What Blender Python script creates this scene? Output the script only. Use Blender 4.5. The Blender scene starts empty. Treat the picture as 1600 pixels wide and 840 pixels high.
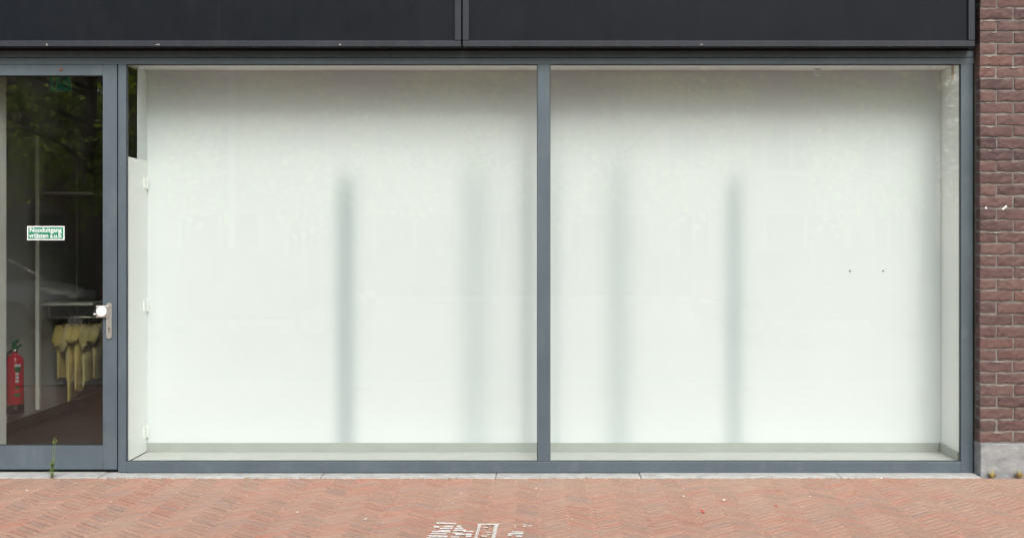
import bpy, bmesh, math, random
from mathutils import Vector, Matrix, noise
R = math.radians
random.seed(7)
scene = bpy.context.scene
col = scene.collection

# ------------------------------------------------------------------ camera
K = 1.1                                      # depth scale of the survey below
CAM_H, CAM_D, FPX = 1.53, 8.0 * K, 1920.0 * K    # eye height, distance to the shop front, focal length in photo pixels
cam_d = bpy.data.cameras.new('camera'); cam = bpy.data.objects.new('camera', cam_d); col.objects.link(cam)
cam.location = (0, -CAM_D, CAM_H); cam.rotation_euler = (R(90), 0, 0)
cam_d.sensor_width = 36.0; cam_d.lens = 36.0 * FPX / 1600.0
cam_d.shift_x = -50 / 1600.0; cam_d.shift_y = -48 / 1600.0
cam_d.clip_start = 0.05; cam_d.clip_end = 2000
scene.camera = cam

# ------------------------------------------------------------------ world, sun, exposure
SUN_EL, SUN_AZ = 40.5, -10.0                  # high behind the photographer; veiled by cloud
world = bpy.data.worlds.new('World'); scene.world = world; world.use_nodes = True
wn, wl = world.node_tree.nodes, world.node_tree.links
wn.clear()
w_out = wn.new('ShaderNodeOutputWorld'); w_bg = wn.new('ShaderNodeBackground'); w_sky = wn.new('ShaderNodeTexSky')
w_hs = wn.new('ShaderNodeHueSaturation')
w_sky.sky_type = 'NISHITA'; w_sky.sun_disc = False
w_sky.sun_elevation = R(SUN_EL); w_sky.sun_rotation = R(180 + SUN_AZ)
w_sky.air_density = 1.0; w_sky.dust_density = 4.0; w_sky.ozone_density = 1.0
w_hs.inputs['Saturation'].default_value = 0.5          # overcast: a white sky
w_bg.inputs['Strength'].default_value = 0.15
wl.new(w_sky.outputs[0], w_hs.inputs['Color']); wl.new(w_hs.outputs[0], w_bg.inputs['Color']); wl.new(w_bg.outputs[0], w_out.inputs[0])

sun_d = bpy.data.lights.new('sun', 'SUN'); sun = bpy.data.objects.new('sun', sun_d); col.objects.link(sun)
sun_d.energy = 0.9; sun_d.angle = R(24); sun_d.color = (1.0, 0.975, 0.94)
sdir = Vector((-math.sin(R(SUN_AZ)) * math.cos(R(SUN_EL)), -math.cos(R(SUN_AZ)) * math.cos(R(SUN_EL)), math.sin(R(SUN_EL))))
sun.rotation_euler = sdir.to_track_quat('Z', 'Y').to_euler(); sun.location = sdir * 40
scene.view_settings.view_transform = 'Standard'; scene.view_settings.look = 'None'
scene.view_settings.gamma = 1.0; scene.view_settings.use_curve_mapping = False
scene.view_settings.exposure = 0.68
scene.cycles.max_bounces = 14; scene.cycles.diffuse_bounces = 7; scene.cycles.transparent_max_bounces = 24
scene.cycles.caustics_reflective = False; scene.cycles.caustics_refractive = False

# measured positions: a photo coordinate at a known distance L from the eye -> metres
def PX(x, L=8.0): return (x - 850.0) * L / 1920.0          # L is 8 at the frame front
def PZ(y, L=8.0): return CAM_H + (372.0 - y) * L / 1920.0
def DY_(L): return (L - 8.0) * K                            # the same L as a depth behind the frame front
def ground(x, y):
    L = CAM_H * 1920.0 / (y - 372.0)
    return Vector((PX(x, L), DY_(L), 0))

# ------------------------------------------------------------------ materials
MAT = {}
def nodes_of(name):
    m = bpy.data.materials.new(name); m.use_nodes = True
    nt = m.node_tree; nt.nodes.clear()
    out = nt.nodes.new('ShaderNodeOutputMaterial'); b = nt.nodes.new('ShaderNodeBsdfPrincipled')
    nt.links.new(b.outputs[0], out.inputs[0])
    MAT[name] = m
    return m, nt, b
def ramp(nt, fac, stops):
    r = nt.nodes.new('ShaderNodeValToRGB')
    while len(r.color_ramp.elements) < len(stops): r.color_ramp.elements.new(0.5)
    for e, (p, c) in zip(r.color_ramp.elements, stops):
        e.position = p; e.color = (c[0], c[1], c[2], 1)
    nt.links.new(fac, r.inputs[0]); return r.outputs[0]
def tex(nt, scale, detail=4, rough=0.6, coord='obj', stretch=None):
    if coord == 'pos':
        c = nt.nodes.new('ShaderNodeNewGeometry').outputs['Position']
    else:
        c = nt.nodes.new('ShaderNodeTexCoord').outputs['Object']
    if stretch:
        mp = nt.nodes.new('ShaderNodeMapping'); mp.inputs['Scale'].default_value = stretch
        nt.links.new(c, mp.inputs[0]); c = mp.outputs[0]
    n = nt.nodes.new('ShaderNodeTexNoise'); n.inputs['Scale'].default_value = scale
    n.inputs['Detail'].default_value = detail; n.inputs['Roughness'].default_value = rough
    nt.links.new(c, n.inputs['Vector']); return n.outputs['Fac']
def mixc(nt, fac, a, b, mode='MIX'):
    m = nt.nodes.new('ShaderNodeMix'); m.data_type = 'RGBA'; m.blend_type = mode
    for s, v in ((m.inputs[0], fac), (m.inputs[6], a), (m.inputs[7], b)):
        if isinstance(v, (int, float)): s.default_value = v
        elif isinstance(v, tuple): s.default_value = (v[0], v[1], v[2], 1)
        else: nt.links.new(v, s)
    return m.outputs[2]
def bump(nt, b, h, strength=0.3, dist=0.005):
    n = nt.nodes.new('ShaderNodeBump'); n.inputs['Strength'].default_value = strength; n.inputs['Distance'].default_value = dist
    nt.links.new(h, n.inputs['Height']); nt.links.new(n.outputs[0], b.inputs['Normal'])
def mathn(nt, op, a, b=None):
    m = nt.nodes.new('ShaderNodeMath'); m.operation = op
    for s, v in ((m.inputs[0], a), (m.inputs[1], b)):
        if v is None: continue
        if isinstance(v, (int, float)): s.default_value = v
        else: nt.links.new(v, s)
    return m.outputs[0]
def plain(name, c, rough=0.5, var=0.12, scale=6.0, metal=0.0, bmp=0.0, bscale=120.0, spec=0.5, stretch=None, coat=0.0):
    m, nt, b = nodes_of(name)
    f = tex(nt, scale, 5, 0.62, 'pos', stretch)
    lo = tuple(v * (1 - var) for v in c); hi = tuple(min(1, v * (1 + var)) for v in c)
    nt.links.new(ramp(nt, f, [(0.3, lo), (0.7, hi)]), b.inputs['Base Color'])
    b.inputs['Roughness'].default_value = rough; b.inputs['Metallic'].default_value = metal
    b.inputs['Specular IOR Level'].default_value = spec; b.inputs['Coat Weight'].default_value = coat
    if bmp: bump(nt, b, tex(nt, bscale, 3, 0.6, 'pos'), bmp, 0.002)
    return m

def frame_paint(name, c, rough, dirt=1.0, spec=0.4):
    m, nt, b = nodes_of(name)
    f1 = tex(nt, 2.2, 5, 0.65, 'pos'); f2 = tex(nt, 5.0, 6, 0.7, 'pos', (1.6, 1, 0.8)); f3 = tex(nt, 160, 2, 0.5, 'pos')
    base = ramp(nt, f1, [(0.3, tuple(v * 0.86 for v in c)), (0.72, tuple(v * 1.14 for v in c))])
    dust = ramp(nt, f2, [(0.52, (0, 0, 0)), (0.8, (1, 1, 1))])
    cc = mixc(nt, mathn(nt, 'MULTIPLY', dust, 0.14 * dirt), base, (0.34, 0.34, 0.32))
    spk = ramp(nt, f3, [(0.70, (0, 0, 0)), (0.78, (1, 1, 1))])
    cc = mixc(nt, mathn(nt, 'MULTIPLY', spk, 0.2 * dirt), cc, (0.4, 0.39, 0.36))
    nt.links.new(cc, b.inputs['Base Color'])
    nt.links.new(ramp(nt, f2, [(0.3, (rough - 0.08,) * 3), (0.8, (rough + 0.2,) * 3)]), b.inputs['Roughness'])
    b.inputs['Specular IOR Level'].default_value = spec
    bump(nt, b, tex(nt, 420, 2, 0.5, 'pos'), 0.08, 0.001)
frame_paint('frame_grey', (0.084, 0.112, 0.132), 0.42)
frame_paint('fascia_grey', (0.0052, 0.0075, 0.0115), 0.42, 0.08, 0.14)
frame_paint('fascia_rail', (0.03, 0.034, 0.042), 0.45, 0.4, 0.2)
plain('gap_black', (0.006, 0.006, 0.007), 0.8)
plain('rubber', (0.012, 0.012, 0.013), 0.6)
plain('steel', (0.62, 0.61, 0.58), 0.34, 0.06, 30, metal=0.85)
plain('knob_white', (0.86, 0.86, 0.85), 0.25, 0.02)
plain('rust', (0.17, 0.07, 0.04), 0.8, 0.3, 80)
plain('screw_metal', (0.22, 0.22, 0.2), 0.5, 0.1, 30, metal=0.6)
plain('tape', (0.52, 0.42, 0.24), 0.55, 0.1, 20)
plain('residue', (0.55, 0.55, 0.52), 0.7, 0.05)
plain('room_wall', (0.84, 0.84, 0.82), 0.8, 0.05, 2)
plain('room_dark', (0.05, 0.05, 0.052), 0.8, 0.1, 2)
plain('room_floor', (0.026, 0.026, 0.028), 0.6, 0.25, 3)
plain('shelf_board', (0.86, 0.87, 0.79), 0.5, 0.05, 4)
plain('sign_green', (0.0, 0.2, 0.115), 0.5, 0.04)
plain('sign_dark_green', (0.04, 0.6, 0.36), 0.4, 0.06)
plain('sign_white', (0.85, 0.86, 0.84), 0.5, 0.02)
plain('ext_red', (0.8, 0.014, 0.04), 0.3, 0.06, 12, coat=0.4)
plain('ext_black', (0.012, 0.012, 0.012), 0.5)
plain('ext_green', (0.03, 0.2, 0.06), 0.45)
plain('shirt_yellow', (0.68, 0.54, 0.19), 0.85, 0.1, 22, bmp=0.2)
plain('shirt_sand', (0.64, 0.53, 0.25), 0.85, 0.1, 22, bmp=0.2)
plain('shirt_olive', (0.46, 0.39, 0.16), 0.85, 0.1, 22, bmp=0.2)
plain('concrete_fine', (0.45, 0.45, 0.43), 0.8, 0.22, 11, bmp=0.35, bscale=70)
plain('asphalt', (0.21, 0.19, 0.17), 0.9, 0.2, 40, bmp=0.5, bscale=200)
plain('earth', (0.1, 0.085, 0.06), 0.95, 0.3, 3)
plain('petal_red', (0.55, 0.03, 0.025), 0.6, 0.15, 60)
plain('petal_white', (0.78, 0.76, 0.7), 0.7, 0.08, 60)
plain('dry_leaf', (0.42, 0.24, 0.09), 0.8, 0.25, 60)
plain('weed_green', (0.17, 0.25, 0.05), 0.6, 0.25, 60)
plain('straw', (0.5, 0.37, 0.13), 0.7, 0.25, 60)
plain('bark', (0.12, 0.09, 0.065), 0.9, 0.3, 12, bmp=0.6, bscale=30)
plain('house_brick', (0.27, 0.17, 0.13), 0.85, 0.2, 9)
plain('house_roof', (0.09, 0.06, 0.055), 0.8, 0.2, 9)
plain('house_white', (0.3, 0.3, 0.28), 0.5, 0.04)
plain('car_blue', (0.02, 0.028, 0.075), 0.25, 0.05, coat=0.8)
plain('car_silver', (0.5, 0.51, 0.52), 0.28, 0.04, metal=0.5, coat=0.6)
plain('car_grey', (0.13, 0.13, 0.135), 0.28, 0.04, coat=0.6)
plain('car_glass', (0.02, 0.024, 0.026), 0.06, 0.05)
plain('lamp_red', (0.4, 0.01, 0.012), 0.2, 0.05, coat=0.6)
plain('lamp_clear', (0.7, 0.7, 0.7), 0.15, 0.05, coat=0.6)
plain('lamp_pole', (0.55, 0.56, 0.55), 0.5, 0.06)

def wall_white():
    m, nt, b = nodes_of('display_white')
    f = tex(nt, 0.9, 4, 0.6, 'pos'); f2 = tex(nt, 6.0, 5, 0.7, 'pos', (1, 1, 0.25))
    c = ramp(nt, f, [(0.3, (0.675, 0.72, 0.735)), (0.7, (0.70, 0.74, 0.755))])
    sc = ramp(nt, f2, [(0.6, (0, 0, 0)), (0.85, (1, 1, 1))])
    c = mixc(nt, mathn(nt, 'MULTIPLY', sc, 0.12), c, (0.62, 0.655, 0.66))
    nt.links.new(c, b.inputs['Base Color']); b.inputs['Roughness'].default_value = 0.6
    b.inputs['Specular IOR Level'].default_value = 0.25
    bump(nt, b, tex(nt, 240, 2, 0.5, 'pos'), 0.04, 0.001)
wall_white()
plain('panel_white', (0.9, 0.915, 0.9), 0.4, 0.02, 3)
plain('display_floor', (0.52, 0.53, 0.505), 0.5, 0.06, 5)
plain('skirting_grey', (0.36, 0.39, 0.365), 0.5, 0.05, 6)

def glass(name, tint, f0):
    m = bpy.data.materials.new(name); m.use_nodes = True; nt = m.node_tree; nt.nodes.clear(); MAT[name] = m
    out = nt.nodes.new('ShaderNodeOutputMaterial'); mx = nt.nodes.new('ShaderNodeMixShader')
    tr = nt.nodes.new('ShaderNodeBsdfTransparent'); gl = nt.nodes.new('ShaderNodeBsdfGlossy')
    tr.inputs[0].default_value = (*tint, 1); gl.inputs['Roughness'].default_value = 0.0
    g = nt.nodes.new('ShaderNodeNewGeometry'); d = nt.nodes.new('ShaderNodeVectorMath'); d.operation = 'DOT_PRODUCT'
    nt.links.new(g.outputs['Normal'], d.inputs[0]); nt.links.new(g.outputs['Incoming'], d.inputs[1])
    c = mathn(nt, 'ABSOLUTE', d.outputs['Value'])
    p = mathn(nt, 'POWER', mathn(nt, 'SUBTRACT', 1.0, c), 5.0)
    f = mathn(nt, 'ADD', mathn(nt, 'MULTIPLY', p, 1 - f0), f0)
    nt.links.new(f, mx.inputs[0]); nt.links.new(tr.outputs[0], mx.inputs[1]); nt.links.new(gl.outputs[0], mx.inputs[2])
    df = nt.nodes.new('ShaderNodeBsdfDiffuse'); df.inputs[0].default_value = (0.55, 0.55, 0.52, 1)
    m2 = nt.nodes.new('ShaderNodeMixShader'); dn = tex(nt, 2.5, 6, 0.7, 'pos', (1.5, 1, 0.6))
    nt.links.new(ramp(nt, dn, [(0.45, (0.0005,) * 3), (0.8, (0.008,) * 3)]), m2.inputs[0])
    nt.links.new(mx.outputs[0], m2.inputs[1]); nt.links.new(df.outputs[0], m2.inputs[2])
    nt.links.new(m2.outputs[0], out.inputs[0])
glass('window_glass', (0.975, 0.99, 0.98), 0.042)
glass('door_glass', (0.975, 0.99, 0.98), 0.052)

def paver_mat():
    m, nt, b = nodes_of('clinker')
    isl = nt.nodes.new('ShaderNodeNewGeometry').outputs['Random Per Island']
    oi = nt.nodes.new('ShaderNodeObjectInfo').outputs['Random']
    r = mathn(nt, 'FRACT', mathn(nt, 'ADD', mathn(nt, 'MULTIPLY', isl, 7.31), mathn(nt, 'MULTIPLY', oi, 5.17)))
    c = ramp(nt, r, [(0.0, (0.42, 0.22, 0.165)), (0.3, (0.38, 0.24, 0.18)), (0.55, (0.44, 0.265, 0.195)), (0.75, (0.34, 0.235, 0.19)), (0.9, (0.42, 0.25, 0.185)), (1.0, (0.45, 0.215, 0.155))])
    big = tex(nt, 1.1, 5, 0.62, 'pos')
    c = mixc(nt, mathn(nt, 'MULTIPLY', ramp(nt, big, [(0.42, (0, 0, 0)), (0.7, (1, 1, 1))]), 0.6), c, (0.42, 0.32, 0.25))
    med = tex(nt, 14, 6, 0.7, 'pos')
    c = mixc(nt, mathn(nt, 'MULTIPLY', ramp(nt, med, [(0.5, (0, 0, 0)), (0.75, (1, 1, 1))]), 0.45), c, (0.51, 0.365, 0.275))
    fin = tex(nt, 150, 4, 0.7, 'pos')
    c = mixc(nt, 0.5, c, ramp(nt, fin, [(0.25, (0.55, 0.55, 0.55)), (0.75, (1.25, 1.2, 1.15))]), 'MULTIPLY')
    nt.links.new(c, b.inputs['Base Color']); b.inputs['Roughness'].default_value = 0.85
    b.inputs['Specular IOR Level'].default_value = 0.3
    bump(nt, b, tex(nt, 90, 5, 0.7, 'pos'), 0.5, 0.003)
paver_mat()
def joint_mat():
    m, nt, b = nodes_of('joint_sand')
    f = tex(nt, 5, 5, 0.7, 'pos'); f2 = tex(nt, 1.3, 3, 0.6, 'pos')
    c = ramp(nt, f, [(0.3, (0.02, 0.017, 0.015)), (0.66, (0.05, 0.04, 0.032)), (0.85, (0.16, 0.115, 0.085))])
    nt.links.new(c, b.inputs['Base Color']); b.inputs['Roughness'].default_value = 0.95
    bump(nt, b, tex(nt, 200, 3, 0.6, 'pos'), 0.6, 0.004)
joint_mat()
def wall_brick_mat():
    m, nt, b = nodes_of('wall_brick')
    isl = nt.nodes.new('ShaderNodeNewGeometry').outputs['Random Per Island']
    oi = nt.nodes.new('ShaderNodeObjectInfo').outputs['Random']
    r = mathn(nt, 'FRACT', mathn(nt, 'ADD', mathn(nt, 'MULTIPLY', isl, 9.7), mathn(nt, 'MULTIPLY', oi, 5.9)))
    c = ramp(nt, r, [(0.0, (0.08, 0.047, 0.046)), (0.2, (0.13, 0.077, 0.069)), (0.45, (0.1, 0.062, 0.059)), (0.65, (0.15, 0.094, 0.083)), (0.82, (0.062, 0.041, 0.043)), (1.0, (0.155, 0.083, 0.071))])
    med = tex(nt, 16, 6, 0.72, 'pos', (0.6, 1, 1.5))
    c = mixc(nt, ramp(nt, med, [(0.42, (0, 0, 0)), (0.78, (0.8, 0.8, 0.8))]), c, (0.19, 0.128, 0.108))
    drk = tex(nt, 26, 5, 0.7, 'pos')
    c = mixc(nt, ramp(nt, drk, [(0.56, (0, 0, 0)), (0.74, (0.55, 0.55, 0.55))]), c, (0.05, 0.03, 0.03))
    nt.links.new(c, b.inputs['Base Color']); b.inputs['Roughness'].default_value = 0.88
    b.inputs['Specular IOR Level'].default_value = 0.3
    bump(nt, b, tex(nt, 75, 6, 0.75, 'pos', (0.6, 1, 1.4)), 0.5, 0.005)
wall_brick_mat()
plain('mortar', (0.2, 0.187, 0.17), 0.95, 0.28, 16, bmp=0.8, bscale=140)
plain('mortar_smear', (0.26, 0.24, 0.21), 0.95, 0.15, 50)
def plinth_mat():
    m, nt, b = nodes_of('plinth_concrete')
    f = tex(nt, 7, 6, 0.68, 'pos', (0.7, 1, 1.6)); f2 = tex(nt, 28, 4, 0.7, 'pos')
    c = ramp(nt, f, [(0.3, (0.17, 0.18, 0.19)), (0.52, (0.29, 0.3, 0.305)), (0.75, (0.42, 0.425, 0.41))])
    c = mixc(nt, 0.35, c, ramp(nt, f2, [(0.3, (0.7, 0.7, 0.7)), (0.7, (1.15, 1.15, 1.15))]), 'MULTIPLY')
    nt.links.new(c, b.inputs['Base Color']); b.inputs['Roughness'].default_value = 0.8
    bump(nt, b, f2, 0.25, 0.004)
plinth_mat()
def paint_mat():
    m = bpy.data.materials.new('worn_paint'); m.use_nodes = True; nt = m.node_tree; nt.nodes.clear(); MAT['worn_paint'] = m
    out = nt.nodes.new('ShaderNodeOutputMaterial'); mx = nt.nodes.new('ShaderNodeMixShader')
    tr = nt.nodes.new('ShaderNodeBsdfTransparent'); b = nt.nodes.new('ShaderNodeBsdfPrincipled')
    b.inputs['Base Color'].default_value = (0.74, 0.72, 0.68, 1); b.inputs['Roughness'].default_value = 0.8
    f = tex(nt, 55, 5, 0.75, 'pos')
    nt.links.new(ramp(nt, f, [(0.34, (0, 0, 0)), (0.46, (1, 1, 1))]), mx.inputs[0])
    nt.links.new(tr.outputs[0], mx.inputs[1]); nt.links.new(b.outputs[0], mx.inputs[2]); nt.links.new(mx.outputs[0], out.inputs[0])
paint_mat()
def leaf_mat(name, a, c2):
    m, nt, b = nodes_of(name)
    isl = nt.nodes.new('ShaderNodeNewGeometry').outputs['Random Per Island']
    c = ramp(nt, isl, [(0, a), (1, c2)])
    nt.links.new(c, b.inputs['Base Color']); b.inputs['Roughness'].default_value = 0.5
    tl = nt.nodes.new('ShaderNodeBsdfTranslucent'); mx = nt.nodes.new('ShaderNodeMixShader'); mx.inputs[0].default_value = 0.5
    nt.links.new(mixc(nt, 1.0, c, (2.6, 2.6, 1.5), 'MULTIPLY'), tl.inputs[0])
    out = [n for n in nt.nodes if n.type == 'OUTPUT_MATERIAL'][0]
    nt.links.new(b.outputs[0], mx.inputs[1]); nt.links.new(tl.outputs[0], mx.inputs[2]); nt.links.new(mx.outputs[0], out.inputs[0])
leaf_mat('tree_leaf', (0.06, 0.11, 0.014), (0.34, 0.4, 0.075))
leaf_mat('hedge_leaf', (0.03, 0.06, 0.012), (0.08, 0.12, 0.03))

# ------------------------------------------------------------------ builders
def link(o): col.objects.link(o); return o
def tag(o, label=None, cat=None, group=None, kind=None):
    if label: o['label'] = label
    if cat: o['category'] = cat
    if group: o['group'] = group
    if kind: o['kind'] = kind
    return o
def root(name, loc, label, cat, group=None):
    o = link(bpy.data.objects.new(name, None)); o.location = loc; o.empty_display_size = 0.1
    return tag(o, label, cat, group)
class MB:
    def __init__(s): s.v = []; s.f = []
    def add(s, vs, fs):
        n = len(s.v); s.v += [tuple(v) for v in vs]; s.f += [tuple(i + n for i in f) for f in fs]; return s
    def box(s, x0, x1, y0, y1, z0, z1, b=0.0):
        if b <= 0:
            vs = [(x, y, z) for z in (z0, z1) for y in (y0, y1) for x in (x0, x1)]
            return s.add(vs, [(0, 2, 3, 1), (4, 5, 7, 6), (0, 1, 5, 4), (2, 6, 7, 3), (0, 4, 6, 2), (1, 3, 7, 5)])
        bm = bmesh.new(); bmesh.ops.create_cube(bm, size=1)
        for v in bm.verts:
            v.co = Vector(((x0 + x1) / 2 + v.co.x * (x1 - x0), (y0 + y1) / 2 + v.co.y * (y1 - y0), (z0 + z1) / 2 + v.co.z * (z1 - z0)))
        bmesh.ops.bevel(bm, geom=bm.edges[:], offset=b, segments=2, affect='EDGES', profile=0.5)
        return s.bm(bm)
    def bm(s, bm):
        bm.verts.index_update(); s.add([v.co[:] for v in bm.verts], [[v.index for v in f.verts] for f in bm.faces]); bm.free(); return s
    def tube(s, pts, rs, n=8, cap=True):
        pts = [Vector(p) for p in pts]
        if isinstance(rs, (int, float)): rs = [rs] * len(pts)
        vs, fs = [], []
        for i, p in enumerate(pts):
            t = (pts[min(i + 1, len(pts) - 1)] - pts[max(i - 1, 0)]).normalized()
            a = t.orthogonal().normalized() if i == 0 else (pa - t * pa.dot(t)).normalized()
            pa = a; b = t.cross(a)
            for k in range(n):
                th = 2 * math.pi * k / n; vs.append(p + (a * math.cos(th) + b * math.sin(th)) * rs[i])
        for i in range(len(pts) - 1):
            for k in range(n):
                fs.append((i * n + k, i * n + (k + 1) % n, (i + 1) * n + (k + 1) % n, (i + 1) * n + k))
        if cap: fs += [tuple(range(n - 1, -1, -1)), tuple(range((len(pts) - 1) * n, len(pts) * n))]
        return s.add(vs, fs)
    def lathe(s, prof, c, n=20, axis='z'):
        vs, fs = [], []
        for (r, h) in prof:
            for k in range(n):
                th = 2 * math.pi * k / n; a, b2 = r * math.cos(th), r * math.sin(th)
                vs.append((c[0] + a, c[1] + b2, c[2] + h) if axis == 'z' else (c[0] + a, c[1] + h, c[2] + b2))
        for i in range(len(prof) - 1):
            for k in range(n):
                fs.append((i * n + k, i * n + (k + 1) % n, (i + 1) * n + (k + 1) % n, (i + 1) * n + k))
        fs += [tuple(range(n - 1, -1, -1)), tuple(range((len(prof) - 1) * n, len(prof) * n))]
        return s.add(vs, fs)
    def poly(s, pts, d):
        """a polygon with a thickness: pts counter-clockwise, extruded by vector d"""
        n = len(pts); d = Vector(d); vs = [Vector(p) for p in pts]; vs += [p + d for p in vs]
        return s.add(vs, [tuple(range(n - 1, -1, -1)), tuple(range(n, 2 * n))] + [(i, (i + 1) % n, n + (i + 1) % n, n + i) for i in range(n)])
    def mesh(s, name, smooth=False):
        me = bpy.data.meshes.new(name); me.from_pydata(s.v, [], s.f); me.update()
        bm = bmesh.new(); bm.from_mesh(me); bmesh.ops.recalc_face_normals(bm, faces=bm.faces[:]); bm.to_mesh(me); bm.free()
        if smooth:
            for p in me.polygons: p.use_smooth = True
        return me
    def build(s, name, mat, parent=None, smooth=False):
        me = s.mesh(name, smooth); me.materials.append(MAT[mat])
        o = link(bpy.data.objects.new(name, me))
        attach(o, parent); return o
def attach(o, parent):
    if parent is not None:
        o.parent = parent
        if parent.type == 'EMPTY': o.matrix_parent_inverse = Matrix.Translation(-Vector(parent.location))
def bx(*a, b=0.0): return MB().box(*a, b=b)
def copy_tree(o, parent=None):
    c = o.copy(); link(c); c.parent = parent
    if parent is not None: c.matrix_parent_inverse = o.matrix_parent_inverse.copy()
    for ch in list(o.children): copy_tree(ch, c)
    return c

# ------------------------------------------------------------------ setting: ground
g = MB(); g.add([(-120, -120, -0.16), (120, -120, -0.16), (120, 80, -0.16), (-120, 80, -0.16)], [(0, 1, 2, 3)])
tag(g.build('ground', 'earth'), kind='structure')
tag(bx(-60, 60, -24, -5.2, -0.3, -0.10).build('road', 'asphalt'), kind='structure')
tag(bx(-60, 60, -27.5, -24, -0.3, -0.02).build('far_pavement', 'concrete_fine'), kind='structure')

pav = bx(-7, 7, -5.2, 0.05, -0.3, -0.018).build('pavement', 'joint_sand'); tag(pav, kind='structure')
for sgn in (-1, 1):
    tag(bx(min(sgn * 7, sgn * 60), max(sgn * 7, sgn * 60), -5.2, -0.1, -0.3, -0.004).build('pavement', 'clinker'), kind='structure')
tag(bx(-60, 60, -5.33, -5.2, -0.3, 0.012).build('kerb', 'concrete_fine'), kind='structure')

# clinker pavers laid in herringbone, columns running away from the eye
NB, WB = 4, 0.0515
def paver_mesh(seed, gap):
    rr = random.Random(seed); L, W = NB * WB - 0.007, WB - gap
    h, c = 0.05, 0.005
    def j(a): return rr.uniform(-a, a)
    bot = [(-L / 2, -W / 2, -h), (L / 2, -W / 2, -h), (L / 2, W / 2, -h), (-L / 2, W / 2, -h)]
    mid = [(x + j(0.0012), y + j(0.0012), -c) for x, y, z in bot]
    top = [(x * (1 - 2 * c / L) + j(0.001), y * (1 - 2 * c / W) + j(0.001), j(0.0008)) for x, y, z in bot]
    fs = [(8, 9, 10, 11)]
    for k in range(4):
        k2 = (k + 1) % 4
        fs += [(k, k2, 4 + k2, 4 + k), (4 + k, 4 + k2, 8 + k2, 8 + k)]
    return bot + mid + top, fs
PV = [paver_mesh(s, 0.0055) for s in range(8)] + [paver_mesh(s + 8, 0.0105) for s in range(8)]
PVM = []
for vs, fs in PV:
    mb = MB(); mb.add(vs, fs); me = mb.mesh('brick'); me.materials.append(MAT['clinker']); PVM.append(me)
lay = []
def to_world(gx, gy):
    s = WB / math.sqrt(2); return (gx - gy) * s, (gx + gy) * s
N = 150
for y in range(-N * 2, N * 2):
    for m_ in range(-60, 60):
        for kind in (0, 1):
            if kind == 0: gx, gy = y + 2 * NB * m_ + NB / 2, y + 0.5
            else: gx, gy = y + 0.5, y - 2 * NB + 1 + 2 * NB * m_ + NB / 2
            wx, wy = to_world(gx, gy)
            if -6.9 < wx < 6.9 and -5.1 < wy < -0.06: lay.append((wx, wy, R(45) if kind == 0 else R(135)))
rp = random.Random(3)
def in_view(wx, wy):
    L = wy + CAM_D
    if L < 1: return False
    x = 850 + wx * FPX / L; yy = 372 + CAM_H * FPX / L
    return 8 < x < 1592 and yy < 836
def px_size(wx, wy):
    return 1.0 / (wy + CAM_D)
vis = sorted([b for b in lay if in_view(b[0], b[1])], key=lambda b: b[1])
single = set(vis[:290])
rest = MB(); cut = MB()
for b in lay:
    wx, wy, a = b
    dz = 0.0025 * noise.noise((wx * 1.5, wy * 1.5, 0)) + rp.uniform(-0.0012, 0.0012)
    M = Matrix.Translation((wx, wy, dz)) @ Matrix.Rotation(a + rp.uniform(-0.012, 0.012), 4, 'Z') @ Matrix.Rotation(rp.uniform(-0.012, 0.012), 4, 'X')
    k = rp.randrange(8) + (8 if a > 1 else 0)
    if b in single:
        o = link(bpy.data.objects.new('brick', PVM[k])); o.parent = pav; o.matrix_basis = M
    else:
        (cut if wy > -0.28 else rest).add([M @ Vector(v) for v in PV[k][0]], PV[k][1])
tag(rest.build('brick_field', 'clinker', pav), kind='stuff')
bmc = bmesh.new(); mec = cut.mesh('cut'); bmc.from_mesh(mec)
bmesh.ops.bisect_plane(bmc, geom=bmc.verts[:] + bmc.edges[:] + bmc.faces[:], plane_co=(0, -0.175, 0), plane_no=(0, 1, 0), clear_outer=True)
tag(MB().bm(bmc).build('cut_brick', 'clinker', pav), kind='stuff')
# threshold strip of pale concrete under the frames, in lengths
thr = root('threshold', (0, -0.07, 0), 'pale concrete threshold strip under the window and door frames', 'threshold')
xs = [-3.95, -2.85, -1.43, -0.31, 0.62, 1.9, 2.795]
for a, b in zip(xs, xs[1:]):
    bx(a + 0.002, b - 0.002, -0.17 + rp.uniform(-0.004, 0.004), 0.06, -0.1, 0.004 + rp.uniform(-0.002, 0.002), b=0.004).build('concrete_strip', 'concrete_fine', thr)

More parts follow.
